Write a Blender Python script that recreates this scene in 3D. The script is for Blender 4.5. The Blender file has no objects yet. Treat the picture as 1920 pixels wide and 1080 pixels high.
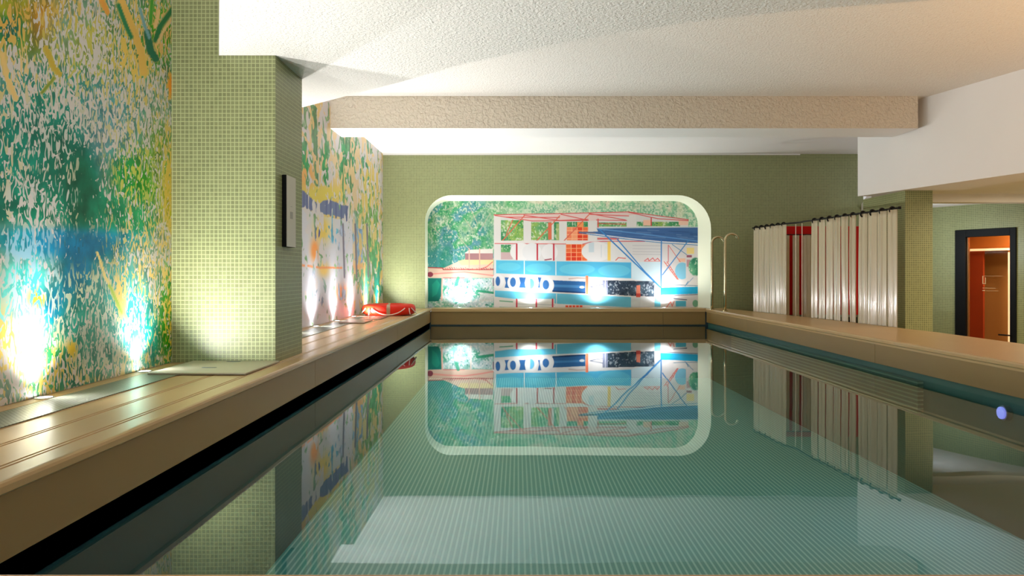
import bpy, bmesh, math, random
import numpy as np
from mathutils import Vector, Matrix
random.seed(7); rng = np.random.default_rng(7)
PI = math.pi
S = bpy.context.scene
COL = S.collection

# ------------------------------------------------------------------ camera, world, exposure
cam_d = bpy.data.cameras.new('camera'); cam = bpy.data.objects.new('camera', cam_d); COL.objects.link(cam)
cam.location = (0, 0, .6); cam.rotation_euler = (PI/2, 0, 0)
cam_d.sensor_width = 36; cam_d.lens = 36*1400/1920
cam_d.shift_x = -10/1920; cam_d.shift_y = -27/1920
cam_d.clip_start = .05; cam_d.clip_end = 60
S.camera = cam
w = bpy.data.worlds.new('world'); S.world = w; w.use_nodes = True
w.node_tree.nodes['Background'].inputs[0].default_value = (.96, .95, .92, 1)
w.node_tree.nodes['Background'].inputs[1].default_value = .28
S.view_settings.view_transform = 'Standard'; S.view_settings.look = 'None'
S.view_settings.exposure = 1.15; S.view_settings.gamma = 1; S.view_settings.use_curve_mapping = False
UP_W, NICHE_W = 68, 23          # watts of the uplights
COOL = (.82, .92, 1.0); SPILL = (.96, .96, .96); WARM = (1.0, .78, .5)

# ------------------------------------------------------------------ helpers
def lin(c):
    c = np.asarray(c, float)/255.
    return np.where(c <= .04045, c/12.92, ((c+.055)/1.055)**2.4)
def rgb(*c): return tuple(lin(c)) + (1.,)

def new_mat(name):
    m = bpy.data.materials.new(name); m.use_nodes = True
    return m, m.node_tree, m.node_tree.nodes['Principled BSDF']
def plain(name, col, rough=.5, metal=0, spec=.5, noise=0, nscale=6, bump=0, bscale=80, bdist=.004):
    m, t, b = new_mat(name)
    b.inputs['Base Color'].default_value = rgb(*col); b.inputs['Roughness'].default_value = rough
    b.inputs['Metallic'].default_value = metal; b.inputs['Specular IOR Level'].default_value = spec
    tc = t.nodes.new('ShaderNodeTexCoord')
    if noise:
        n = t.nodes.new('ShaderNodeTexNoise'); n.inputs['Scale'].default_value = nscale; n.inputs['Detail'].default_value = 6
        t.links.new(tc.outputs['Object'], n.inputs['Vector'])
        mx = t.nodes.new('ShaderNodeMix'); mx.data_type = 'RGBA'
        c = lin(col)
        mx.inputs[6].default_value = tuple(c*(1-noise))+(1,); mx.inputs[7].default_value = tuple(np.minimum(c*(1+noise), 1))+(1,)
        t.links.new(n.outputs['Fac'], mx.inputs[0]); t.links.new(mx.outputs[2], b.inputs['Base Color'])
    if bump:
        n = t.nodes.new('ShaderNodeTexNoise'); n.inputs['Scale'].default_value = bscale; n.inputs['Detail'].default_value = 3
        n.inputs['Distortion'].default_value = .6
        t.links.new(tc.outputs['Object'], n.inputs['Vector'])
        bp = t.nodes.new('ShaderNodeBump'); bp.inputs['Strength'].default_value = bump; bp.inputs['Distance'].default_value = bdist
        t.links.new(n.outputs['Fac'], bp.inputs['Height']); t.links.new(bp.outputs['Normal'], b.inputs['Normal'])
    return m
def emit(name, col, strength):
    m, t, b = new_mat(name)
    b.inputs['Emission Color'].default_value = tuple(col)+(1,); b.inputs['Emission Strength'].default_value = strength
    b.inputs['Base Color'].default_value = (.8, .8, .8, 1)
    return m
def tile_mat(name, tile, grout, pitch=.028, mortar=.0026, rough=.42):
    m, t, b = new_mat(name)
    uv = t.nodes.new('ShaderNodeUVMap')
    br = t.nodes.new('ShaderNodeTexBrick'); br.offset = 0; br.squash = 1
    br.inputs['Scale'].default_value = 1; br.inputs['Brick Width'].default_value = pitch; br.inputs['Row Height'].default_value = pitch
    br.inputs['Mortar Size'].default_value = mortar; br.inputs['Mortar Smooth'].default_value = .2; br.inputs['Bias'].default_value = 0
    c = lin(tile)
    br.inputs['Color1'].default_value = tuple(c*.90)+(1,); br.inputs['Color2'].default_value = tuple(np.minimum(c*1.10, 1))+(1,)
    br.inputs['Mortar'].default_value = rgb(*grout)
    t.links.new(uv.outputs[0], br.inputs['Vector']); t.links.new(br.outputs['Color'], b.inputs['Base Color'])
    bp = t.nodes.new('ShaderNodeBump'); bp.inputs['Strength'].default_value = .35; bp.inputs['Distance'].default_value = .001; bp.invert = True
    t.links.new(br.outputs['Fac'], bp.inputs['Height']); t.links.new(bp.outputs['Normal'], b.inputs['Normal'])
    b.inputs['Roughness'].default_value = rough
    return m

class MB:
    """collects faces, box-projected UVs in metres, builds ONE mesh object"""
    def __init__(s): s.bm = bmesh.new()
    def face(s, pts):
        vs = [s.bm.verts.new(p) for p in pts]
        return s.bm.faces.new(vs)
    def box(s, x0, x1, y0, y1, z0, z1, M=None):
        c = [(x0,y0,z0),(x1,y0,z0),(x1,y1,z0),(x0,y1,z0),(x0,y0,z1),(x1,y0,z1),(x1,y1,z1),(x0,y1,z1)]
        v = [s.bm.verts.new(M @ Vector(p) if M else p) for p in c]
        for f in ((3,2,1,0),(4,5,6,7),(0,1,5,4),(1,2,6,5),(2,3,7,6),(3,0,4,7)): s.bm.faces.new([v[i] for i in f])
        return s
    def prism(s, poly, z0, z1):
        n = len(poly)
        a = [s.bm.verts.new((p[0], p[1], z0)) for p in poly]; b = [s.bm.verts.new((p[0], p[1], z1)) for p in poly]
        s.bm.faces.new(a[::-1]); s.bm.faces.new(b)
        for i in range(n): s.bm.faces.new((a[i], a[(i+1) % n], b[(i+1) % n], b[i]))
        return s
    def tube(s, pts, r, seg=12, cap=True, closed=False):
        pts = [Vector(p) for p in pts]; n = len(pts); rings = []
        up = None
        for i, p in enumerate(pts):
            if closed: t = (pts[(i+1) % n]-pts[i-1]).normalized()
            else: t = (pts[min(i+1, n-1)]-pts[max(i-1, 0)]).normalized()
            if up is None:
                a = Vector((0,0,1)) if abs(t.z) < .9 else Vector((1,0,0)); up = (a-t*a.dot(t)).normalized()
            else: up = (up-t*up.dot(t)).normalized()
            q = t.cross(up); rr = r[i] if isinstance(r, (list, tuple)) else r
            rings.append([s.bm.verts.new(p+(up*math.cos(k*2*PI/seg)+q*math.sin(k*2*PI/seg))*rr) for k in range(seg)])
        for i in range(n if closed else n-1):
            A, B = rings[i], rings[(i+1) % n]
            for k in range(seg): s.bm.faces.new((A[k], A[(k+1) % seg], B[(k+1) % seg], B[k]))
        if cap and not closed: s.bm.faces.new(rings[0][::-1]); s.bm.faces.new(rings[-1])
        return s
    def lathe(s, prof, c=(0,0,0), seg=32):
        rings = [[s.bm.verts.new((c[0]+r*math.cos(k*2*PI/seg), c[1]+r*math.sin(k*2*PI/seg), c[2]+z)) for k in range(seg)] for r, z in prof]
        for A, B in zip(rings, rings[1:]):
            for k in range(seg): s.bm.faces.new((A[k], A[(k+1) % seg], B[(k+1) % seg], B[k]))
        s.bm.faces.new(rings[0][::-1]); s.bm.faces.new(rings[-1])
        return s
    def build(s, name, mat, parent=None, smooth=False, bevel=0, loc=None):
        bm = s.bm
        bmesh.ops.recalc_face_normals(bm, faces=bm.faces[:])
        if bevel:
            es = [e for e in bm.edges if len(e.link_faces) == 2 and e.calc_face_angle(0) > .6]
            bmesh.ops.bevel(bm, geom=es, offset=bevel, segments=2, affect='EDGES', profile=.6)
        uvl = bm.loops.layers.uv.new('UVMap')
        for f in bm.faces:
            n = f.normal; ax = max(range(3), key=lambda i: abs(n[i]))
            h = Vector((-n.y, n.x, 0))
            for l in f.loops:
                p = l.vert.co
                if ax == 2: l[uvl].uv = (p.x, p.y)
                else:
                    hh = h.normalized(); l[uvl].uv = (p.dot(hh), p.z)
            f.smooth = smooth
        me = bpy.data.meshes.new(name); bm.to_mesh(me); bm.free()
        me.materials.append(mat)
        o = bpy.data.objects.new(name, me); COL.objects.link(o)
        if parent: o.parent = parent
        if loc: o.location = loc
        return o
def struct(o, label=None, cat=None):
    o['kind'] = 'structure'
    if label: o['label'] = label
    if cat: o['category'] = cat
    return o
def tag(o, label, cat, group=None, kind=None):
    o['label'] = label; o['category'] = cat
    if group: o['group'] = group
    if kind: o['kind'] = kind
    return o
def empty(name, loc, rz=0):
    o = bpy.data.objects.new(name, None); COL.objects.link(o); o.location = loc; o.rotation_euler = (0, 0, rz)
    o.empty_display_size = .1
    return o

# ------------------------------------------------------------------ materials
M_tile = tile_mat('green_mosaic', (126, 131, 90), (170, 176, 126))
M_tile_far = M_tile
M_white = plain('white_plaster', (232, 228, 224), .7, noise=.02, nscale=2)
M_stucco = plain('stucco_ceiling', (226, 220, 212), .85, noise=.06, nscale=60, bump=1, bscale=55, bdist=.014)
M_stucco_c = plain('coarse_stucco', (220, 208, 190), .85, noise=.12, nscale=60, bump=1, bscale=26, bdist=.03)
M_deck = plain('tan_stone', (186, 152, 104), .32, noise=.08, nscale=3, bump=.15, bscale=60, bdist=.001)
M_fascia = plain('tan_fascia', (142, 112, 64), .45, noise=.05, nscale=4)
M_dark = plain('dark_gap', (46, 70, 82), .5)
M_basin = None

# pool liner: fine ribs running along the pool, pale on teal
def liner(name, axis, pitch, c1, c2):
    m, t, b = new_mat(name)
    tc = t.nodes.new('ShaderNodeTexCoord'); sp = t.nodes.new('ShaderNodeSeparateXYZ')
    t.links.new(tc.outputs['Object'], sp.inputs[0])
    mul = t.nodes.new('ShaderNodeMath'); mul.operation = 'MULTIPLY'; mul.inputs[1].default_value = 2*PI/pitch
    t.links.new(sp.outputs[axis], mul.inputs[0])
    sn = t.nodes.new('ShaderNodeMath'); sn.operation = 'SINE'; t.links.new(mul.outputs[0], sn.inputs[0])
    mr = t.nodes.new('ShaderNodeMapRange'); mr.interpolation_type = 'SMOOTHSTEP'
    mr.inputs['From Min'].default_value = .0; mr.inputs['From Max'].default_value = .9
    t.links.new(sn.outputs[0], mr.inputs['Value'])
    mx = t.nodes.new('ShaderNodeMix'); mx.data_type = 'RGBA'
    mx.inputs[6].default_value = rgb(*c1); mx.inputs[7].default_value = rgb(*c2)
    t.links.new(mr.outputs[0], mx.inputs[0]); t.links.new(mx.outputs[2], b.inputs['Base Color'])
    b.inputs['Roughness'].default_value = .5
    return m
M_floor_liner = liner('ribbed_pool_floor', 0, .0375, (112, 188, 184), (200, 240, 232))
M_side_liner = liner('ribbed_pool_side', 2, .036, (120, 112, 84), (205, 200, 160))
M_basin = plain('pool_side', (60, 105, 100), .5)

# ------------------------------------------------------------------ plan
XL = -2.33; YE = 12.95; ZC = 2.81
PL = -1.48                                      # pool left edge
def pr(y): return 3.24+(12.9-y)*.0165           # pool right edge (slightly skew)
YN = 1.495; WZ = -.296

# ------------------------------------------------------------------ left deck, right deck, end deck, near deck
def sweep(prof, P0, P1, nrm):
    """prof: list of (offset inward, z) ; swept from P0 to P1; nrm = plan direction of positive offset"""
    mb = MB(); A, B = [], []
    for o, z in prof:
        A.append(mb.bm.verts.new((P0[0]+nrm[0]*o, P0[1]+nrm[1]*o, z))); B.append(mb.bm.verts.new((P1[0]+nrm[0]*o, P1[1]+nrm[1]*o, z)))
    n = len(prof)
    for i in range(n): mb.bm.faces.new((A[i], A[(i+1) % n], B[(i+1) % n], B[i]))
    mb.bm.faces.new(A[::-1]); mb.bm.faces.new(B)
    return mb
def groove(x, w=.012, d=.006): return [(x-w/2, 0), (x-w/2+.003, -d), (x+w/2-.003, -d), (x+w/2, 0)]
lip = [(0.012, -.001), (.004, -.005), (0, -.014), (0, -.034), (.014, -.044)]
# offset measured from the pool edge away from the water
profL = [(.85, -.06), (.85, 0)]
for gx in (.76, .51, .335, .315, .13, .108): profL += groove(gx)[::-1]
profL += [(.02, 0)] + lip + [(.03, -.06)]
struct(sweep(profL, (PL, -.9), (PL, YE-.1), (-1, 0)).build('pool_deck', M_deck), 'tan stone deck with long grooves along the painted wall', 'deck')
# fascia boards, with joints
def fascia(name, P0, P1, nrm, joints, zb=-.238):
    P0 = Vector(P0); P1 = Vector(P1); L = (P1-P0).length; d = (P1-P0)/L; n = Vector(nrm)
    mb = MB(); ts = [0]+joints+[L]
    for a, b in zip(ts, ts[1:]):
        a += .002; b -= .002
        q = [P0+d*a+n*.014, P0+d*b+n*.014, P0+d*b+n*.045, P0+d*a+n*.045]
        mb.prism([(v.x, v.y) for v in q], zb, -.0445)
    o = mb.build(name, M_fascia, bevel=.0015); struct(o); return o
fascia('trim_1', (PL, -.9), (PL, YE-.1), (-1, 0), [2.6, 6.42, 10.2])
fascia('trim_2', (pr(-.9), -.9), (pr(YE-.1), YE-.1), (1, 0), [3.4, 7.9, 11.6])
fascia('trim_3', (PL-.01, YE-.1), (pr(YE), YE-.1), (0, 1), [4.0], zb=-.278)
# right deck: profile top then a plan polygon for the wide top
rb = [(3.56, YE), (3.73, 12.0), (3.97, 10.4), (4.2, 8.4), (4.29, 7.7), (4.32, 6.36), (4.36, -.9)]
mb = MB(); inner = [(pr(YE)+.0, YE), (pr(-.9), -.9)]
mb.prism([(pr(YE)+.012, YE)] + rb + [(pr(-.9)+.012, -.9)], -.06, 0)
struct(mb.build('pool_deck', M_deck), 'tan stone rim between the water and the plastic strip curtains', 'deck')
profR = [(.02, 0)] + lip + [(.03, -.06), (.03, -.001)]
struct(sweep([(.0125,-.0005),(.004,-.005),(0,-.014),(0,-.034),(.0125,-.044)], (pr(-.9), -.9), (pr(YE-.1), YE-.1), (1, 0)).build('trim_4', M_deck))
# lower walls that carry the rims (behind the fascia gap)
mb = MB(); mb.prism([(pr(YE)+.1, YE), (3.52, YE), (3.69, 12), (3.93, 10.4), (4.16, 8.4), (4.25, 7.7), (4.28, 6.36), (4.32, -.9), (pr(-.9)+.1, -.9)], -.6, -.061)
struct(mb.build('wall_rim', M_tile))
# end deck ledge and lip
mb = MB(); mb.box(PL, pr(YE), YE-.1, 13.32, -.06, 0); struct(mb.build('pool_deck', M_deck, bevel=.004), 'narrow tan ledge at the far end under the lit niche', 'deck')
# near deck
mb = MB(); mb.box(PL+.001, pr(0)-.001, -.9, YN, -.06, 0); struct(mb.build('pool_deck', plain('near_stone', (214, 164, 104), .4), bevel=.01), 'light tan near coping along the bottom of the view', 'deck')
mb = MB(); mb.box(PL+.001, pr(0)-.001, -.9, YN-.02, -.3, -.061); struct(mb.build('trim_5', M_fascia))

# basin
mb = MB()
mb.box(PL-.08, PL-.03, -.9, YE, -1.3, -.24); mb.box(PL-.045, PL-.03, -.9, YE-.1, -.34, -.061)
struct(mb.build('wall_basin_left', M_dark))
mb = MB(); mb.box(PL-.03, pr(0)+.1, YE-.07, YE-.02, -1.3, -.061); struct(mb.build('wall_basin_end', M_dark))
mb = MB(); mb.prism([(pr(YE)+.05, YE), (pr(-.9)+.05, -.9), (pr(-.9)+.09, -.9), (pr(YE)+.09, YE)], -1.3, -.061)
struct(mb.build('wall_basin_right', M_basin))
mb = MB(); mb.box(PL-.08, 3.8, -.9, YE, -1.32, -1.2); struct(mb.build('floor_basin', M_floor_liner))
mb = MB(); mb.prism([(pr(11.4)+.0, 11.4), (pr(6.25)+.0, 6.25), (pr(6.25)+.049, 6.25), (pr(11.4)+.049, 11.4)], -.57, -.30)
o = mb.build('pool_grille', M_side_liner); struct(o, 'pale ribbed grille below the water along the right rim', 'grille')

# water: thin clear surface, Fresnel mirror over green-tinted view of the floor
m, t, b = new_mat('pool_water'); t.nodes.remove(b)
out = t.nodes['Material Output']
fr = t.nodes.new('ShaderNodeFresnel'); fr.inputs['IOR'].default_value = 1.42
tr = t.nodes.new('ShaderNodeBsdfTransparent'); tr.inputs[0].default_value = (.76, .92, .92, 1)
gl = t.nodes.new('ShaderNodeBsdfGlossy'); gl.inputs['Roughness'].default_value = .012; gl.inputs[0].default_value = (.93, .97, .96, 1)
mx = t.nodes.new('ShaderNodeMixShader')
tc = t.nodes.new('ShaderNodeTexCoord'); mp = t.nodes.new('ShaderNodeMapping'); mp.inputs['Scale'].default_value = (1.2, .8, 1)
ns = t.nodes.new('ShaderNodeTexNoise'); ns.inputs['Scale'].default_value = 1.1; ns.inputs['Detail'].default_value = 1.5
bp = t.nodes.new('ShaderNodeBump'); bp.inputs['Strength'].default_value = 1; bp.inputs['Distance'].default_value = .0016
t.links.new(tc.outputs['Object'], mp.inputs[0]); t.links.new(mp.outputs[0], ns.inputs['Vector'])
t.links.new(ns.outputs['Fac'], bp.inputs['Height']); t.links.new(bp.outputs['Normal'], gl.inputs['Normal'])
t.links.new(fr.outputs[0], mx.inputs[0]); t.links.new(tr.outputs[0], mx.inputs[1]); t.links.new(gl.outputs[0], mx.inputs[2])
t.links.new(mx.outputs[0], out.inputs['Surface']); M_water = m
mb = MB(); mb.face([(PL-.03, YN-.02, WZ), (pr(YN)+.05, YN-.02, WZ), (pr(YE)+.05, YE-.07, WZ), (PL-.03, YE-.07, WZ)])
tag(mb.build('pool_water', M_water), 'still clear green water filling the long indoor pool', 'water', kind='stuff')

# ------------------------------------------------------------------ shell
mb = MB(); mb.box(XL-.15, XL-.012, -.9, YE+.1, -.6, ZC); struct(mb.build('wall_left', M_white))
mb = MB(); mb.box(-2.33, 9.2, -.9, 14.6, -.7, -.6)
mb.bm.clear(); mb.prism([(3.6, -.9), (9.6, -.9), (9.6, 15), (3.6, 15)], -.7, -.6)
struct(mb.build('floor', plain('corridor_floor', (150, 130, 95), .4)))
# ceilings
mb = MB(); mb.prism([(XL-.15, -.9), (7.9, -.9), (5.05, 9.62), (5.0, 9.9), (XL-.15, 9.9)], ZC, ZC+.1)
struct(mb.build('ceiling', M_stucco))
mb = MB(); mb.prism([(XL-.15, 9.9), (6.0, 9.9), (6.0, YE+.1), (XL-.15, YE+.1)], 2.675, ZC+.1)
struct(mb.build('ceiling', M_white))
mb = MB(); mb.box(XL-.15, 4.99, 9.3, 9.9, 2.41, ZC); o = mb.build('ceiling_beam', M_stucco_c)
struct(o, 'textured cream cross beam in front of the far wall', 'beam')
o.data.materials.append(M_white)
for p in o.data.polygons:
    if p.normal.z < -.5 or p.normal.y > .5: p.material_index = 1
slab = [(-2.01, 5.03), (-1.63, 5.03), (-1.63, 5.65), (XL-.01, 5.65), (XL-.01, 6.88), (-1.90, 6.60), (-1.62, 6.36), (-.93, 5.76), (-.38, 5.24), (.08, 4.90), (.59, 4.58),
        (1.02, 4.36), (1.6, 4.16), (2.3, 4.0), (3.4, 3.85), (6.9, 3.7), (7.8, -.9), (-.6, -.9), (-.6, 1.5), (-1.28, 3.2), (-1.60, 4.01)]
mb = MB(); mb.prism(slab, 2.07, ZC); struct(mb.build('ceiling', M_stucco), 'lowered textured ceiling with a curved edge over the near pool', 'ceiling')
# bulkhead and low soffit on the right
bk = [(4.8, 10.53), (7.9, -.95), (8.1, -.95), (5.0, 10.53)]
mb = MB(); mb.prism(bk, 1.69, ZC); struct(mb.build('ceiling_beam', M_white), 'smooth white diagonal bulkhead on the right', 'beam')
mb = MB(); mb.prism([(5.0, 10.53), (8.1, -.95), (9.6, -.95), (9.6, 15), (6.6, 15), (5.97, 12.96)], 1.69, 1.8); struct(mb.build('ceiling', M_white))
mb = MB(); mb.box(5.46, 9.5, 10.2, 10.4, 1.575, 1.69); struct(mb.build('ceiling_beam', M_white), 'low white beam across the corridor above the dark door', 'beam')
# end wall with the niche opening
def arch(x0, x1, zt, rl, rr, n=10):
    pts = [(x0, 0)]
    for k in range(n+1):
        a = PI-k*PI/2/n; pts.append((x0+rl+rl*math.cos(a), zt-rl+rl*math.sin(a)))
    for k in range(n+1):
        a = PI/2-k*PI/2/n; pts.append((x1-rr+rr*math.cos(a), zt-rr+rr*math.sin(a)))
    pts.append((x1, 0)); return pts
OUT = arch(-1.600, 3.358, 1.960, .46, .58); INN = arch(-1.596, 3.215, 1.892, .40, .44)
mb = MB()
mb.face([(XL-.05, YE, -.6), (-1.6, YE, -.6), (-1.6, YE, 2.675), (XL-.05, YE, 2.675)])
mb.face([(3.358, YE, -.6), (6.0, YE, -.6), (6.0, YE, 2.675), (3.358, YE, 2.675)])
for (xa, za), (xb, zb) in zip(OUT, OUT[1:]):
    if xb-xa > 1e-5: mb.face([(xa, YE, za), (xb, YE, zb), (xb, YE, 2.675), (xa, YE, 2.675)])
struct(mb.build('wall_end', M_tile))
mb = MB()
def mid(a, b, f): return (a[0]+(b[0]-a[0])*f, a[1]+(b[1]-a[1])*f)
rows = [(YE-.006, OUT, OUT, 0), (YE+.012, OUT, INN, .02), (YE+.12, OUT, INN, .30), (YE+.24, OUT, INN, .68), (YE+.35, OUT, INN, 1)]
prev = None
for y, A, B, f in rows:
    r = [mb.bm.verts.new((mid(a, b, f)[0], y, mid(a, b, f)[1])) for a, b in zip(A, B)]
    if prev:
        for i in range(len(r)-1): mb.bm.faces.new((prev[i], prev[i+1], r[i+1], r[i]))
    prev = r
struct(mb.build('trim_6', plain('reveal_white', (222, 224, 200), .6), smooth=True), 'glowing white rounded reveal around the far niche', 'niche surround')
mb = MB(); mb.box(XL, 4.9, YE-.02, YE, 2.655, 2.674); struct(mb.build('trim_7', M_white))
# pillars
mb = MB(); mb.box(XL, -1.63, 5.03, 5.65, .001, 2.069); mb.box(XL, -2.011, 5.03, 5.65, 2.069, ZC); struct(mb.build('pillar', M_tile), 'large green mosaic pillar on the left deck', 'pillar')
mb = MB(); mb.box(5.08, 5.44, 9.78, 10.97, -.6, 1.689); struct(mb.build('pillar', M_tile), 'green mosaic pillar behind the right strip curtain', 'pillar')
# right outer wall
mb = MB(); mb.box(9.5, 9.6, -.9, 8.2, -.6, 1.8); struct(mb.build('wall_right', M_tile))

# ------------------------------------------------------------------ corridor wall with the door (oblique)
ang = math.atan2(-.881, .473)
T = Matrix.Translation((7.05, 12.0, 0)) @ Matrix.Rotation(ang, 4, 'Z')    # local x along the wall, +y into the room behind
DW, DT = .92, 1.294
mb = MB(); mb.box(-1.6, 0, 0, .1, -.6, 1.69, T); mb.box(DW, 4.1, 0, .1, -.6, 1.69, T); mb.box(0, DW, 0, .1, DT, 1.69, T)
struct(mb.build('wall_corridor', M_tile))
M_black = plain('black_frame', (10, 13, 15), .6, spec=.2)
M_orange = plain('warm_wood', (186, 112, 50), .5, noise=.12, nscale=5)
M_red_wood = plain('red_brown_wood', (150, 60, 28), .5, noise=.15, nscale=5)
M_tanw = plain('tan_panel', (196, 148, 92), .35, noise=.08, nscale=3)
dr = empty('door_1', T @ Vector((DW/2, -.01, -.6)), ang); struct(dr, 'black framed glass door in the corridor wall on the right', 'door')
R = Matrix.Translation((-DW/2, .01, .6))
def dbox(name, mat, *b, parent=None, bevel=0):
    q = MB(); q.box(*b, R); return q.build(name, mat, parent or dr, bevel=bevel)
q = MB(); q.box(0, .17, -.03, .09, -.6, DT, R); q.box(DW-.085, DW, -.03, .09, -.6, DT, R); q.box(.17, DW-.085, -.03, .09, DT-.115, DT, R)
q.build('door_frame', M_black, dr, bevel=.004)
mglass, tg, bg = new_mat('door_glass'); bg.inputs['Transmission Weight'].default_value = 1; bg.inputs['Roughness'].default_value = .02
bg.inputs['IOR'].default_value = 1.05; bg.inputs['Base Color'].default_value = (.95, .9, .82, 1)
pane = dbox('glass_pane', mglass, .17, DW-.085, .03, .038, -.59, DT-.115)
dbox('door_edge', plain('edge_strip', (150, 110, 70), .3, metal=.6), .172, .19, .01, .05, -.59, DT-.12)
q = MB(); q.tube([R @ Vector((DW-.23, -.06, -.33+.0)), R @ Vector((DW-.07, -.06, -.33)), R @ Vector((DW-.06, -.03, -.33))], .011); q.build('door_handle', M_black, dr, smooth=True)['label'] = 'black lever handle'
# small pale pictogram and lines of print on the glass (unreadable in the photo, marks only)
M_print = plain('pale_print', (205, 170, 120), .6)
q = MB(); x0 = .40
q.box(x0, x0+.30, .026, .029, .560, .563, R); q.box(x0, x0+.012, .026, .029, .44, .56, R); q.box(x0+.04, x0+.05, .026, .029, .45, .54, R); q.box(x0+.012, x0+.05, .026, .029, .44, .45, R)
q.box(x0, x0+.20, .026, .029, .372, .378, R); q.box(x0, x0+.04, .026, .029, .33, .342, R); q.box(x0+.05, x0+.24, .026, .029, .332, .336, R)
q.build('print_marks', M_print, dr)
# room behind the door
mb = MB(); mb.box(-.6, 2.6, 1.3, 1.4, -.6, 1.69, T); struct(mb.build('wall_cabin_back', M_tanw))
mb = MB(); mb.box(-.7, -.6, .1, 1.4, -.6, 1.69, T); mb.box(2.6, 2.7, .1, 1.4, -.6, 1.69, T); struct(mb.build('wall_cabin_side', M_red_wood))
mb = MB(); mb.box(-.59, -.12, .95, 1.0, -.6, .98, T); o = mb.build('timber_partition', M_red_wood); tag(o, 'red-brown timber panel seen through the dark framed door', 'partition')
mb = MB(); mb.box(-.59, 1.6, .97, 1.07, 1.035, 1.6, T); o = mb.build('timber_lintel', M_orange); tag(o, 'orange timber lintel board above the light strip behind the door', 'timber board')
M_strip = emit('warm_strip', (1.0, .60, .30), .42)
ls = empty('light_strip', T @ Vector((-.02, .93, 1.0)), ang); tag(ls, 'horizontal warm light strip inside the room behind the door', 'light')
q = MB(); q.box(-.34, .32, -.03, .03, -.018, .018); q.build('diffuser', M_strip, ls)
q = MB(); q.box(-.35, .33, .0, .02, .0185, .03); q.build('housing', M_orange, ls)
ls = empty('light_strip', T @ Vector((.31, .96, -.6)), ang); tag(ls, 'upright warm light strip inside the room behind the door', 'light')
q = MB(); q.box(-.028, .028, -.015, .015, .01, 1.55); q.build('diffuser', M_strip, ls)
q = MB(); q.box(-.04, .04, .0155, .03, 0, 1.57); q.build('housing', M_orange, ls)

# ------------------------------------------------------------------ painted murals (flat prints), colours per vertex of a fine grid
def vnoise(h, w_, sy, sx, seed, octs=3):
    r = np.random.default_rng(seed); tot = np.zeros((h, w_)); amp = 1; s = 0
    for k in range(octs):
        gy = max(2, int(h/sy*2**k)+3); gx = max(2, int(w_/sx*2**k)+3)
        g = r.random((gy, gx))
        yy = np.linspace(0, gy-2.001, h); xx = np.linspace(0, gx-2.001, w_)
        iy = yy.astype(int); ix = xx.astype(int); fy = yy-iy; fx = xx-ix
        fy = (fy*fy*(3-2*fy))[:, None]; fx = (fx*fx*(3-2*fx))[None]
        a = g[np.ix_(iy, ix)]; b_ = g[np.ix_(iy, ix+1)]; c = g[np.ix_(iy+1, ix)]; d = g[np.ix_(iy+1, ix+1)]
        tot += amp*((a*(1-fx)+b_*fx)*(1-fy)+(c*(1-fx)+d*fx)*fy); s += amp; amp *= .55
    return tot/s
def sst(a, b_, x):
    t_ = np.clip((x-a)/(b_-a), 0, 1); return t_*t_*(3-2*t_)
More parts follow.
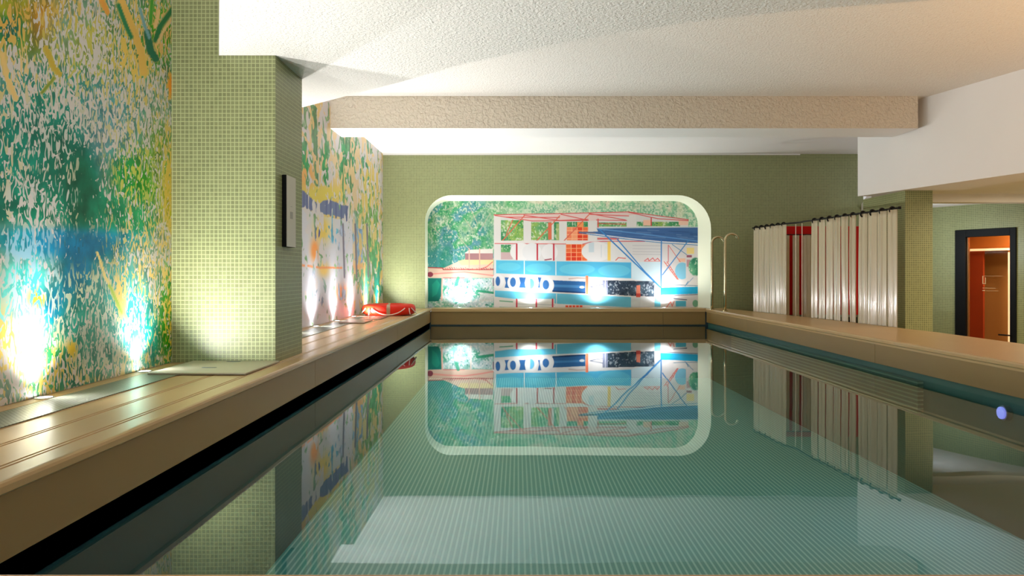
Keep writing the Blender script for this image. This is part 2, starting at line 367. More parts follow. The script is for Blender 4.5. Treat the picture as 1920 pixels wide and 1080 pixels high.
class Ras:
    def __init__(s, X0, X1, Y0, Y1, k, bg):            # in photo-measured units, k samples per unit
        s.X0, s.Y0, s.k = X0, Y0, k; s.w = int((X1-X0)*k)+1; s.h = int((Y1-Y0)*k)+1
        s.xs = X0+np.arange(s.w)/k; s.ys = Y0+np.arange(s.h)/k
        s.a = np.empty((s.h, s.w, 3)); s.a[:] = bg
    def put(s, sl, m, col):
        c = np.asarray(col, float); s.a[sl] = s.a[sl]*(1-m[..., None])+c*m[..., None]
    def win(s, x0, x1, y0, y1, p=2):
        i0 = max(0, int((x0-s.X0)*s.k)-p); i1 = min(s.w, int((x1-s.X0)*s.k)+p+2); j0 = max(0, int((y0-s.Y0)*s.k)-p); j1 = min(s.h, int((y1-s.Y0)*s.k)+p+2)
        if i1 <= i0 or j1 <= j0: return None
        return (slice(j0, j1), slice(i0, i1)), *np.meshgrid(s.xs[i0:i1], s.ys[j0:j1])
    def line(s, pts, wd, col, al=1):
        for (x0, y0), (x1, y1) in zip(pts, pts[1:]):
            q = s.win(min(x0, x1)-wd, max(x0, x1)+wd, min(y0, y1)-wd, max(y0, y1)+wd)
            if not q: continue
            sl, X, Y = q; dx, dy = x1-x0, y1-y0; L = dx*dx+dy*dy+1e-9
            t_ = np.clip(((X-x0)*dx+(Y-y0)*dy)/L, 0, 1); d = np.hypot(X-x0-t_*dx, Y-y0-t_*dy)
            s.put(sl, np.clip((wd/2-d)*s.k+.5, 0, 1)*al*min(1, wd*s.k), col)
    def poly(s, P, col, al=1, col2=None):
        P = np.array(P, float); q = s.win(P[:,0].min(), P[:,0].max(), P[:,1].min(), P[:,1].max())
        if not q: return
        sl, X, Y = q; m = np.zeros(X.shape)
        for ox in (-.25, .25):
            for oy in (-.25, .25):
                xx = X+ox/s.k; yy = Y+oy/s.k; ins = np.zeros(X.shape, bool)
                for (ax, ay), (bx, by) in zip(P, np.roll(P, -1, 0)):
                    if ay == by: continue
                    c = ((ay > yy) != (by > yy)) & (xx < (bx-ax)*(yy-ay)/(by-ay)+ax); ins ^= c
                m += ins*.25
        if col2 is not None:
            f = np.clip((X-P[:,0].min())/(np.ptp(P[:,0])+1e-6), 0, 1)[..., None]; col = np.array(col)*(1-f)+np.array(col2)*f
        s.put(sl, m*al, col)
    def rect(s, x0, x1, y0, y1, col, al=1, col2=None): s.poly([(x0,y0),(x1,y0),(x1,y1),(x0,y1)], col, al, col2)
    def ell(s, cx, cy, rx, ry, col, al=1, clip=None):
        q = s.win(cx-rx, cx+rx, cy-ry, cy+ry)
        if not q: return
        sl, X, Y = q; d = (1-np.hypot((X-cx)/rx, (Y-cy)/ry))*min(rx, ry); m = np.clip(d*s.k+.5, 0, 1)*al
        if clip is not None: m = m*(X < clip)
        s.put(sl, m, col)
def grid_mesh(name, mat, fx, W, H, layers):
    """fx(i array, j array)->xyz ; layers: dict name -> (H,W,4) linear"""
    ii, jj = np.meshgrid(np.arange(W), np.arange(H)); co = fx(ii.ravel(), jj.ravel())
    me = bpy.data.meshes.new(name); me.vertices.add(W*H); me.vertices.foreach_set('co', co.astype(np.float32).ravel())
    a = (jj[:-1, :-1]*W+ii[:-1, :-1]).ravel(); q = np.stack([a, a+1, a+W+1, a+W], 1)
    nf = len(q); me.loops.add(nf*4); me.polygons.add(nf)
    me.loops.foreach_set('vertex_index', q.ravel().astype(np.int32))
    me.polygons.foreach_set('loop_start', (np.arange(nf)*4).astype(np.int32)); me.update(calc_edges=True)
    for k, v in layers.items():
        at = me.color_attributes.new(k, 'FLOAT_COLOR', 'POINT'); at.data.foreach_set('color', v.reshape(-1, 4).astype(np.float32).ravel())
    me.materials.append(mat); o = bpy.data.objects.new(name, me); COL.objects.link(o); return o

# ---- niche mural, drawn in the units of a 1920 x 927 sketch of the niche
R1 = Ras(66, 1752, 118, 792, .5, (214, 210, 205))
H1, W1 = R1.h, R1.w
XX, YY = np.meshgrid(R1.xs, R1.ys)
def foliage(mask, pal, seed, light=(225, 225, 205), lf=.45, dark=(30, 110, 95), sc=1.0):
    n = vnoise(H1, W1, 60*sc, 60*sc, seed, 3); k = len(pal); n = (n-n.min())/np.ptp(n)
    idx = np.clip((n*k*1.15-.08*k), 0, k-1.001); i0 = idx.astype(int); f = (idx-i0)[..., None]; P = np.array(pal, float)
    c = P[i0]*(1-f)+P[np.minimum(i0+1, k-1)]*f
    d = vnoise(H1, W1, 5, 4, seed+1, 2); e = vnoise(H1, W1, 26, 26, seed+2, 2)
    ml = sst(.66-lf*.3, .80-lf*.3, d*.7+e*.3)[..., None]*.75
    c = c*(1-ml)+np.array(light)*ml
    g = vnoise(H1, W1, 4, 3.5, seed+3, 1); md = sst(.74, .84, g*.8+(1-e)*.2)[..., None]*.75
    c = c*(1-md)+np.array(dark)*md
    m_ = mask[..., None]; R1.a[:] = R1.a*(1-m_)+c*m_
on = np.ones((H1, W1))
foliage(on, [(120,170,170), (60,150,130), (95,150,165), (70,160,105), (150,185,150), (50,130,130)], 11)
foliage(sst(380, 500, XX)*sst(560, 200, YY*0+XX*0+YY), [(40,150,90), (90,175,110), (150,185,150), (50,140,110)], 31)
foliage(sst(500, 760, XX), [(205,205,185), (190,205,170), (125,180,150), (150,200,160), (215,205,185)], 51, lf=.7, dark=(70,150,120))
foliage(sst(230, 160, XX)*sst(330, 480, YY+0*XX), [(20,110,100), (40,140,120), (70,150,150)], 71, lf=.25)
# branches
for p0, p1 in (((250,330),(330,420)),((300,230),(350,300)),((110,290),(150,330)),((330,150),(380,260)),((180,180),(260,150)),((400,300),(460,200))):
    R1.line([p0, p1], 5, (195, 185, 165), .8)
# shore
R1.poly([(75,535),(165,540),(280,490),(480,480),(480,600),(75,600)], (226,196,178))
R1.poly([(260,495),(330,478),(480,478),(480,515),(280,520)], (240,214,160))
R1.rect(305,478,445,487,(160,118,122), 1, (186,140,142)); R1.poly([(300,447),(330,425),(478,418),(478,447)], (226,220,212))
for x in (330, 395): R1.line([(x,418),(x,552)], 7, (224,176,160))
R1.line([(75,535),(165,538),(170,548),(480,548)], 6, (176,70,70)); R1.line([(100,575),(300,562),(480,585)], 8, (236,150,140)); R1.line([(170,600),(300,600)], 7, (214,110,110))
R1.ell(88,578,18,16,(140,60,80)); R1.line([(400,545),(440,530),(475,500)], 6, (220,120,110))
for x in range(180, 480, 14): R1.line([(x,540+random.uniform(-6,6)),(x+8,546)], 5, random.choice([(214,120,110),(230,190,170),(170,80,90)]), .8)
# reflections in the painted water
foliage(sst(598, 606, YY)*(XX < 482), [(205,220,215), (120,190,165), (190,205,215), (60,150,120), (215,220,225)], 91, light=(228,228,230), lf=.6)
R1.poly([(75,602),(165,602),(160,700),(140,745),(75,745)], (16,120,108)); R1.poly([(100,640),(130,610),(150,640),(130,700),(100,720)], (30,150,125), .7)
R1.line([(163,602),(160,735)], 9, (232,176,160)); R1.line([(340,602),(340,745)], 9, (222,205,195)); R1.rect(395,480,690,745,(205,205,205), .7)
R1.line([(380,680),(480,692)], 14, (30,140,100), .8); R1.line([(250,640),(262,600)], 20, (40,150,110), .7)
# building body
R1.poly([(483,208),(1320,190),(1690,240),(1690,290),(1752,290),(1752,792),(483,792)], (216,212,212))
def green_open(x0, x1, y0, y1, s_):
    m_ = ((XX > x0)&(XX < x1)&(YY > y0)&(YY < y1)).astype(float); foliage(m_, [(70,150,80), (150,180,90), (110,170,110), (60,140,90)], s_, lf=.35)
green_open(527, 668, 240, 372, 101); green_open(715, 888, 252, 366, 111); green_open(937, 1068, 250, 292, 121); green_open(1125, 1308, 255, 282, 131); green_open(1368, 1640, 250, 280, 141); green_open(527, 590, 392, 445, 151)
R1.rect(527,600,440,485,(200,170,172))
R1.rect(820,842,255,362,(216,110,80)); R1.rect(842,856,250,362,(220,215,210)); R1.rect(870,890,262,366,(190,190,120), .7)
def tiles(x0, x1, y0, y1, px, py, seed):
    r = random.Random(seed); R1.rect(x0, x1, y0, y1, (246,176,130)); y = y0
    while y < y1:
        x = x0
        while x < x1:
            R1.rect(x+2, min(x+px-2, x1), y+2, min(y+py-2, y1), r.choice([(232,84,40),(236,110,64),(222,60,34),(240,130,84),(228,72,44)])); x += px
        y += py
tiles(935, 1068, 283, 366, 33, 24, 3); R1.rect(935, 1000, 283, 366, (250,190,150), .45); tiles(930, 1064, 390, 493, 33, 26, 4)
R1.rect(1000,1040,252,285,(240,150,90))
for x0, x1 in ((483,525),(670,713),(890,935),(1070,1120),(1308,1366)): R1.rect(x0, x1, 206, 372, (222,216,214))
R1.rect(483,525,388,490,(220,215,214))
R1.rect(1410,1460,240,275,(240,190,165)); R1.rect(1630,1690,240,272,(236,196,176))
red = (214,72,72)
R1.poly([(483,208),(1320,190),(1400,200),(1100,245),(720,246),(560,226)], (232,186,182), .55)
for L in ([(483,208),(900,200),(1320,190),(1690,238)], [(490,212),(720,246),(1070,243)], [(670,210),(890,243),(1068,236)], [(900,205),(1060,240)], [(1075,200),(1300,240)], [(1120,240),(1308,243)], [(1320,192),(1500,232),(1690,244)], [(1080,205),(1320,215)], [(560,222),(890,225)], [(1130,262),(1300,266)]):
    R1.line(L, 5, red, .9)
for L in ([(672,214),(530,376)], [(892,214),(748,370)], [(1078,202),(918,370)]): R1.line(L, 6, (222,104,80))
R1.line([(560,330),(600,240)], 6, (210,110,90)); R1.line([(1130,235),(1130,285)], 7, red); R1.line([(1460,228),(1460,275)], 7, red)
R1.rect(483,1120,368,389,(226,218,216)); R1.line([(490,386),(930,389)], 5, (214,100,100)); R1.line([(1035,390),(1080,378),(1160,373),(1420,372)], 5, (206,80,90))
R1.rect(1125,1260,350,362,(210,80,80), .8)
# discs and posts of the middle storey
R1.ell(650,438,66,56,(230,226,226)); R1.ell(720,438,60,54,(224,222,224)); R1.ell(830,440,50,52,(228,224,226)); R1.ell(1120,436,92,62,(228,224,224)); R1.ell(1235,436,70,62,(224,222,222))
R1.rect(1072,1105,380,440,(190,206,216), .8); R1.line([(1150,395),(1150,470)], 4, (200,206,212))
for x in (625, 753, 855): R1.line([(x,390),(x,490)], 9, (186,36,56))
R1.rect(1189,1208,374,492,(242,204,104))
for y in (398, 418, 436, 452): R1.line([(1345,y),(1560,y+3)], 3, (186,182,188))
R1.line([(1240,490),(1256,474),(1300,478)], 5, (214,90,80)); R1.line([(800,488),(840,482)], 7, (150,60,80))
R1.line([(1418,494),(1440,478),(1446,494),(1470,476),(1482,492),(1500,478),(1512,492)], 5, (214,96,96)); R1.line([(1420,496),(1545,496)], 4, (226,150,150))
# blue bands
R1.poly([(494,488),(1336,500),(1336,602),(494,572)], (90,188,220), 1, (78,172,214))
for k, (cx, cy, rx, ry) in enumerate(((580,530,70,26),(760,540,80,30),(1000,545,110,34),(1230,555,100,38))): R1.ell(cx, cy, rx, ry, (116,206,226), .5)
for x in (494, 672, 868): R1.line([(x,486),(x,580)], 6, (214,224,226))
R1.line([(490,488),(1340,502)], 4, (205,215,216)); R1.line([(490,572),(1340,604)], 4, (205,215,216))
R1.poly([(1340,502),(1520,500),(1520,640),(1340,606)], (200,220,230)); 
# portholes
nb = (44,98,160)
R1.poly([(846,614),(1052,622),(1052,694),(846,680)], (40,92,148)); R1.line([(850,648),(1050,655)], 16, (70,130,184), .8); R1.line([(850,682),(1050,692)], 8, (14,50,100)); R1.ell(1030,657,16,8,(214,218,224))
for x0, x1 in ((550,580),(640,682),(756,778)):
    R1.poly([(x0,596),(x1,597),(x1-8,630),(x1,662),(x0,660),(x0+8,630)], nb)
for cx, cy in ((508,620),(605,628),(714,636),(806,642)):
    R1.ell(cx, cy, 38, 46, (222,220,222))
R1.ell(835,645,22,38,(222,220,222))
for cx, cy, rx, cl in ((508,620,14,None),(602,626,18,None),(806,642,20,None)): R1.ell(cx, cy, rx, 29, (52,104,166), 1, cl)
R1.ell(712,636,22,32,(96,176,214)); R1.rect(690,708,600,672,(222,220,222)); R1.line([(950,605),(1000,600),(1050,602)], 8, (190,170,165))
R1.rect(476,484,600,650,(70,60,80), .7)
# dark glazed tile band on the right
m_ = ((XX > 1158)&(XX < 1480)&(YY > 614+(XX-1158)*.02)&(YY < 702+(XX-1158)*.045)).astype(float)
foliage(m_, [(130,144,158), (60,80,96), (40,52,70), (110,126,140), (150,160,170)], 171, light=(176,184,192), lf=.3, dark=(24,32,48))
R1.rect(1158,1190,616,702,(150,152,182), .8); R1.line([(1175,616),(1175,702)], 4, (210,214,226)); R1.line([(1080,655),(1158,640)], 4, (90,96,120)); R1.line([(1080,655),(1158,668)], 4, (90,96,120))
R1.rect(1052,1069,586,742,(232,120,84)); R1.line([(1054,588),(1054,740)], 3, (240,180,150))
# lower reflections of the blue bands
R1.poly([(490,676),(760,688),(1335,718),(1335,782),(880,760),(490,716)], (92,184,216), 1, (104,190,220)); R1.line([(872,700),(872,790)], 5, (214,222,224)); R1.line([(490,676),(1335,716)], 4, (210,216,218))
R1.rect(520,860,730,790,(214,216,214)); R1.line([(520,742),(600,748)], 7, (110,170,140)); R1.line([(520,782),(610,786)], 7, (100,160,130)); R1.line([(620,760),(860,768)], 4, (170,180,184))
for x in (625, 747, 848): R1.line([(x,732),(x,785)], 9, (190,50,70))
for x in range(928, 1035, 22): R1.rect(x, x+17, 770, 784, (224,80,50))
R1.poly([(1368,646),(1392,644),(1392,780),(1366,780)], (226,128,104)); R1.rect(1366,1394,696,716,(190,70,60))
R1.rect(1336,1480,720,785,(206,214,218)); R1.rect(1480,1518,716,778,(110,196,224)); R1.rect(1394,1480,720,780,(214,220,224))
# right part below the canopy
R1.rect(1520,1752,392,655,(220,214,214)); R1.ell(1652,556,44,52,(134,198,224), 1, 1676); R1.rect(1630,1672,478,500,(238,190,166)); R1.rect(1680,1726,412,450,(240,214,140))
R1.rect(1680,1712,458,472,(160,90,110)); R1.rect(1680,1704,486,530,(196,150,156)); 
m_ = np.clip(1-np.hypot((XX-1735)/48, (YY-530)/62), 0, 1); m_ = sst(0, .2, m_); foliage(m_, [(60,150,110), (110,180,140), (40,120,90)], 181, lf=.3)
R1.line([(1566,396),(1566,500)], 4, (206,80,90)); R1.line([(1570,400),(1640,500)], 4, (222,120,110))
for o_ in (0, 18): R1.line([(1540+o_,498),(1622+o_*.3,608)], 4, (222,96,80))
for k in range(7): R1.line([(1546+k*11,508+k*14),(1564+k*9,508+k*13)], 3, (222,110,96))
R1.rect(1600,1752,612,655,(226,220,218)); R1.line([(1600,642),(1752,648)], 4, (120,150,170))
R1.poly([(1517,660),(1752,654),(1752,697),(1517,706)], (40,172,218)); R1.line([(1520,712),(1752,702)], 5, (110,120,140)); R1.line([(1600,728),(1680,735)], 5, (70,80,110))
R1.rect(1612,1676,742,777,(84,184,216)); R1.line([(1556,780),(1580,748),(1590,775),(1602,745)], 5, (224,120,110)); R1.ell(1734,758,18,22,(90,160,120), .8)
# canopy and struts
cb = (66,104,158)
R1.poly([(1122,292),(1300,287),(1752,284),(1752,384),(1530,372),(1250,352),(1010,322),(1010,314),(1130,312)], cb)
for k in range(34):
    x = 1130+random.random()*600; y = 292+random.random()*60; L = 30+random.random()*120
    if y < 290+(x-1010)*.12+14: R1.line([(x,y),(x+L,y+L*.05)], 3.5, random.choice([(44,80,128),(96,134,180),(52,92,146),(120,150,190)]), .7)
R1.line([(1060,322),(1300,352),(1530,376),(1752,392)], 6, (226,226,230)); R1.line([(1080,330),(1300,358),(1530,382),(1752,396)], 4, (50,120,180)); R1.line([(1122,290),(1752,284)], 5, (190,200,210))
R1.line([(1135,296),(1400,326),(1752,372)], 6, (96,150,206)); R1.line([(1020,316),(1110,322)], 8, (110,110,130))
st = (62,132,196)
for L, wd in (([(1138,298),(1515,657)], 8), ([(1250,360),(1420,560),(1517,657)], 7), ([(1523,368),(1521,660)], 7), ([(1692,366),(1530,580)], 6), ([(1590,392),(1680,455)], 4), ([(1690,620),(1670,650)], 4), ([(1720,598),(1680,640)], 3)):
    R1.line(L, wd, st if wd > 5 else (90,140,180))
# mesh of the niche mural
mm, tt, bb = new_mat('printed_mural'); at = tt.nodes.new('ShaderNodeAttribute'); at.attribute_name = 'paint'
tt.links.new(at.outputs['Color'], bb.inputs['Base Color']); bb.inputs['Roughness'].default_value = .55; bb.inputs['Specular IOR Level'].default_value = .25
lay = np.ones((H1, W1, 4)); lay[..., :3] = lin(np.clip(R1.a, 0, 255))
YM = YE+.351; kx = 1/3.3103*YM/1400
def nx(i, j):
    zx = R1.xs[i]; zy = R1.ys[j]
    x = (780+zx/3.3103-970)*YM/1400; z = .6-(340+zy/3.3103-513)*YM/1400
    z = np.where(j == H1-1, .001, z)
    return np.stack([x, np.full(x.shape, YM), np.maximum(z, .001)], 1)
o = grid_mesh('wall_mural', mm, nx, W1, H1, {'paint': lay})
tag(o, 'mural of a white building with blue bands and canopy inside the far niche', 'mural')
mb = MB(); mb.box(-1.75, 3.4, YM+.01, YM+.08, -.06, 2.1); struct(mb.build('wall_niche', M_white))

# ---- left wall mural: soft painted zones, strokes cut by procedural noise
step = .0125
Yw0, Yw1 = 1.0, YE-.002
WW = int((Yw1-Yw0)/step)+1; HH = int(2.80/step)+1
gy = np.linspace(Yw0, Yw1, WW); gz = np.linspace(0.002, 2.805, HH)
GY, GZ = np.meshgrid(gy, gz)
PX = 970-1400*2.33/GY; PY = 513-(GZ-.6)*1400/GY         # measured positions, as a chart for laying out the painting
A = np.empty((HH, WW, 4)); A[..., :3] = (120,150,130); A[..., 3] = .42
B = np.empty((HH, WW, 4)); B[..., :3] = (214,190,110); B[..., 3] = .28
G = np.empty((HH, WW, 4)); G[..., :3] = (212,204,198); G[..., 3] = 1
def blob(L, x, y, rx, ry, c, d, s_=1.0, rot=0):
    dx, dy = PX-x, PY-y
    if rot: cr, sr = math.cos(rot), math.sin(rot); dx, dy = dx*cr+dy*sr, -dx*sr+dy*cr
    m_ = np.clip(np.exp(-((dx/rx)**2+(dy/ry)**2)*1.2)*1.35*s_, 0, 1)[..., None]
    L[..., :3] = L[..., :3]*(1-m_)+np.array(c)*m_
    if d is not None: L[..., 3] = L[..., 3]*(1-m_[..., 0])+d*m_[..., 0]
near = PX < 345
# near half: base hues
for a in (
    (120,120,200,150,(96,150,146),.40), (60,60,90,60,(110,140,60),.55), (20,30,50,40,(170,160,30),.75), (90,40,45,45,(200,140,50),.62), (20,55,30,30,(10,110,80),.7),
    (140,60,50,50,(120,160,150),.38), (180,90,60,60,(150,160,80),.30), (260,90,70,90,(90,140,90),.42), (300,60,40,60,(90,160,60),.6),
    (50,200,60,45,(70,140,130),.5), (110,180,90,50,(60,140,120),.44), (200,200,60,60,(90,150,150),.40), (60,280,80,60,(0,110,90),.64), (110,300,40,70,(0,112,90),.72),
    (20,300,50,60,(40,140,120),.58), (200,280,50,70,(110,150,160),.48), (150,350,30,60,(0,110,85),.97), (160,420,32,40,(0,100,75),1.0), (10,385,30,30,(0,110,90),.9), (70,390,45,35,(30,130,100),.50),
    (200,400,45,40,(30,140,110),.72), (240,330,40,50,(60,150,90),.60), (280,340,32,50,(50,150,60),.72), (300,300,30,80,(120,160,80),.5), (260,420,50,40,(60,150,100),.6),
    (320,400,20,60,(190,180,60),.6), (120,445,140,16,(60,150,190),.8), (150,350,26,70,(0,100,76),1.0), (310,470,30,50,(150,170,140),.40),
    (40,450,60,24,(70,170,180),.84), (100,460,60,26,(60,140,180),.60), (170,465,60,26,(20,115,160),.96), (150,510,32,36,(15,110,160),.98), (50,530,55,50,(110,215,205),.66),
    (20,590,40,60,(120,215,205),.60), (140,550,30,50,(15,100,140),.98), (105,580,22,36,(20,120,175),.95), (160,610,60,70,(60,145,130),.72), (220,540,45,60,(90,165,160),.62),
    (200,650,50,50,(100,160,150),.55), (250,600,25,60,(90,200,190),.60), (285,620,20,80,(60,150,140),.66), (315,600,18,100,(60,140,50),.62), (90,680,40,50,(60,150,80),.60), (60,700,40,40,(90,160,90),.45), (130,700,60,30,(60,130,110),.55),
    (30,650,40,70,(210,225,220),.25)):
    blob(A, *a)
for a in (
    (60,50,100,60,(226,170,70),.55), (150,100,120,80,(196,190,80),.36), (40,150,30,60,(232,200,130),.40), (250,100,40,70,(232,196,90),.55), (300,60,40,50,(236,190,120),.55),
    (100,250,120,90,(196,200,190),.34), (80,370,110,50,(200,205,200),.30), (180,350,30,60,(40,120,100),.12), (250,320,40,70,(200,204,90),.36), (290,350,30,60,(180,196,90),.36), (190,620,70,70,(196,212,208),.52), (60,520,70,50,(176,214,230),.5), (110,440,120,12,(150,196,222),.42), (320,360,18,90,(226,196,80),.75), (322,160,8,24,(246,150,30),.95),
    (60,460,90,40,(150,200,220),.45), (150,470,50,40,(20,100,130),.2), (60,560,70,50,(190,230,225),.45), (190,560,40,60,(200,214,190),.42), (290,490,40,60,(232,200,120),.40),
    (225,560,12,50,(236,206,120),.8), (160,640,70,60,(190,200,190),.40), (135,655,10,16,(222,190,40),.95), (90,680,40,50,(226,196,90),.42), (10,640,20,50,(240,210,100),.5), (320,620,12,80,(232,200,60),.5), (70,560,20,20,(220,210,60),.6)):
    blob(B, *a)
# spruce the big palm leaves at the top right of the near half and the dark trunk
def stroke(L, pts, wd, c, d=1.0):
    for (x0, y0), (x1, y1) in zip(pts, pts[1:]):
        dx, dy = x1-x0, y1-y0; Lq = dx*dx+dy*dy
        t_ = np.clip(((PX-x0)*dx+(PY-y0)*dy)/Lq, 0, 1); dd = np.hypot(PX-x0-t_*dx, PY-y0-t_*dy)
        m_ = np.clip((wd/2-dd)/1.4+.5, 0, 1)[..., None]; L[..., :3] = L[..., :3]*(1-m_)+np.array(c)*m_; L[..., 3] = L[..., 3]*(1-m_[..., 0])+d*m_[..., 0]
for pts, wd, c in (
    ([(228,0),(250,60),(262,90),(270,135)], 13, (232,186,90)), ([(222,10),(235,45),(246,70)], 8, (20,130,80)), ([(285,0),(282,45)], 7, (70,160,50)), ([(298,20),(292,50)], 6, (240,200,140)),
    ([(330,8),(300,50),(292,75)], 10, (30,120,70)), ([(326,30),(305,60),(296,80)], 5, (236,200,140)), ([(276,62),(282,95),(292,110)], 14, (20,110,80)), ([(262,15),(272,50),(280,70)], 6, (120,170,180)),
    ([(190,0),(202,24)], 10, (232,160,60)), ([(86,90),(100,125),(112,140)], 10, (200,170,50)), ([(4,100),(14,150),(30,185)], 9, (232,196,120)), ([(78,175),(102,145)], 5, (130,150,40)),
    ([(182,472),(196,515),(218,560),(240,600)], 5, (240,214,140)), ([(205,535),(228,585)], 6, (170,200,90))):
    stroke(B, pts, wd, c); 
# far half
far = sst(380, 430, PX)[..., None]
A[..., :3] = A[..., :3]*(1-far)+np.array((128,160,120))*far; A[..., 3] = A[..., 3]*(1-far[..., 0])+.30*far[..., 0]
B[..., :3] = B[..., :3]*(1-far)+np.array((226,190,120))*far; B[..., 3] = B[..., 3]*(1-far[..., 0])+.38*far[..., 0]
G[..., :3] = G[..., :3]*(1-far)+np.array((212,202,202))*far
for a in ((575,300,10,40,(60,150,90),.6), (590,240,6,50,(110,160,110),.65), (610,310,8,50,(60,150,90),.62), (645,310,8,60,(70,150,100),.72), (662,300,8,60,(80,150,110),.6), (685,320,8,70,(80,150,120),.5),
          (600,370,30,16,(196,190,90),.5), (625,430,12,35,(110,170,195),.85), (596,440,6,16,(90,90,150),.85), (668,440,8,40,(150,175,205),.85), (700,470,12,50,(110,170,120),.7), (708,540,8,50,(20,130,110),.9),
          (590,520,20,20,(190,195,210),.5), (600,560,14,30,(140,150,175),.6), (685,530,10,30,(110,180,150),.7), (640,500,30,20,(150,190,140),.4), (560,470,12,60,(110,160,110),.5), (690,400,22,50,(130,170,110),.45)):
    blob(A, *a)
for a in ((640,280,90,60,(226,196,150),.46), (575,330,14,40,(236,170,90),.5), (600,365,50,18,(222,200,80),.7), (604,430,22,30,(232,200,90),.6), (590,460,10,30,(240,150,70),.7), (610,480,14,24,(240,200,110),.5),
          (690,350,20,40,(214,190,100),.6), (668,360,10,40,(220,190,150),.6), (640,545,14,20,(240,150,100),.75), (636,500,50,5,(240,170,110),.6), (690,440,16,30,(216,196,130),.55), (620,540,16,30,(210,205,215),.4), (650,450,14,60,(205,200,215),.5)):
    blob(B, *a)
def wpoly(L, pts, c, d):
    r = np.array(pts, float); ins = np.zeros(PX.shape, bool)
    for (ax, ay), (bx, by) in zip(r, np.roll(r, -1, 0)):
        if ay != by: ins ^= ((ay > PY) != (by > PY)) & (PX < (bx-ax)*(PY-ay)/(by-ay)+ax)
    L[ins, :3] = c; L[ins, 3] = d
wpoly(A, [(612,405),(632,412),(632,462),(612,470)], (112,172,200), .9)
wpoly(B, [(566,390),(600,404),(640,412),(660,420),(664,600),(566,615)], (206,203,212), .66)
wpoly(A, [(634,420),(648,424),(648,560),(634,570)], (176,184,206), .85)
wpoly(A, [(662,424),(680,430),(680,500),(662,510)], (150,176,206), .85)
for a in ((604,430,16,26,(232,200,90),.6), (590,470,8,22,(240,150,70),.7), (607,505,10,14,(240,200,110),.6), (640,548,12,14,(240,150,100),.7), (598,365,26,10,(222,200,80),.7)): blob(B, *a)
wpoly(B, [(566,356),(572,360),(586,374),(598,384),(606,376),(618,374),(640,384),(655,386),(656,412),(640,408),(622,402),(606,402),(592,398),(566,388)], (108,116,156), .62)
for x_, y0_, y1_ in ((570,360,386),(576,366,390),(583,372,394),(612,378,402),(620,376,404),(630,380,408),(640,386,410),(650,388,414)): stroke(B, [(x_,y0_),(x_,y1_)], 3, (88,96,146), .95)
stroke(B, [(566,497),(600,502),(640,502)], 4, (240,150,90), .7)
for x in (645, 668, 690): stroke(B, [(x-2,420),(x+1,520)], 3, (120,110,130), .8)
for x in (588, 592, 655): stroke(A, [(x,200),(x+3,360)], 3, (90,130,90), .9)
# mirror of the near fields far from view keep the defaults
B[..., 3] = np.where(B[..., 3] < .8, B[..., 3]*.86, B[..., 3])
for L in (A, B, G): L[..., :3] = lin(np.clip(L[..., :3], 0, 255))
mm, tt, bb = new_mat('painted_wall_mural'); N = tt.nodes; K = tt.links
tc = N.new('ShaderNodeTexCoord')
def attr(n_):
    a = N.new('ShaderNodeAttribute'); a.attribute_name = n_; return a
def mask(scale, off, den, soft, dist, detail=1.5):
    mp = N.new('ShaderNodeMapping'); mp.inputs['Scale'].default_value = scale; mp.inputs['Location'].default_value = off; K.new(tc.outputs['Object'], mp.inputs[0])
    mp.inputs['Rotation'].default_value = (.22, 0, 0)
    n_ = N.new('ShaderNodeTexNoise'); n_.inputs['Scale'].default_value = 1; n_.inputs['Detail'].default_value = detail; n_.inputs['Distortion'].default_value = dist; K.new(mp.outputs[0], n_.inputs['Vector'])
    mp2 = N.new('ShaderNodeMapping'); mp2.inputs['Scale'].default_value = (1, scale[1]*.20, scale[2]*.42); mp2.inputs['Location'].default_value = off; K.new(tc.outputs['Object'], mp2.inputs[0])
    n2_ = N.new('ShaderNodeTexNoise'); n2_.inputs['Scale'].default_value = 1; n2_.inputs['Detail'].default_value = 2.5; n2_.inputs['Distortion'].default_value = .8; K.new(mp2.outputs[0], n2_.inputs['Vector'])
    sx = N.new('ShaderNodeSeparateXYZ'); K.new(tc.outputs['Object'], sx.inputs[0])
    ry = N.new('ShaderNodeMapRange'); ry.inputs['From Min'].default_value = 5.2; ry.inputs['From Max'].default_value = 5.6; K.new(sx.outputs[1], ry.inputs['Value'])
    fm = N.new('ShaderNodeMix'); K.new(ry.outputs[0], fm.inputs[0]); K.new(n_.outputs['Fac'], fm.inputs[2]); K.new(n2_.outputs['Fac'], fm.inputs[3])
    # threshold: noise fac roughly normal about .5
    mr = N.new('ShaderNodeMapRange'); mr.inputs['To Min'].default_value = .74; mr.inputs['To Max'].default_value = .20; K.new(den, mr.inputs['Value'])
    sb = N.new('ShaderNodeMath'); sb.operation = 'SUBTRACT'; K.new(fm.outputs[0], sb.inputs[0]); K.new(mr.outputs[0], sb.inputs[1])
    m2 = N.new('ShaderNodeMapRange'); m2.interpolation_type = 'SMOOTHSTEP'; m2.inputs['From Min'].default_value = -soft; m2.inputs['From Max'].default_value = soft; K.new(sb.outputs[0], m2.inputs['Value'])
    return m2.outputs[0], n_
a1, b1, g1 = attr('paint_a'), attr('paint_b'), attr('ground')
m1, n1 = mask((1, 23, 12.5), (0, 0, 0), a1.outputs['Alpha'], .02, 2.2, .8)
m2_, n2 = mask((1, 26, 11), (3, 5, 7), b1.outputs['Alpha'], .02, 2.0, .8)
def mixc(f, a, b_, bl='MIX'):
    x = N.new('ShaderNodeMix'); x.data_type = 'RGBA'; x.blend_type = bl
    if not isinstance(f, (int, float)): K.new(f, x.inputs[0])
    else: x.inputs[0].default_value = f
    K.new(a, x.inputs[6]); K.new(b_, x.inputs[7]); return x.outputs[2]
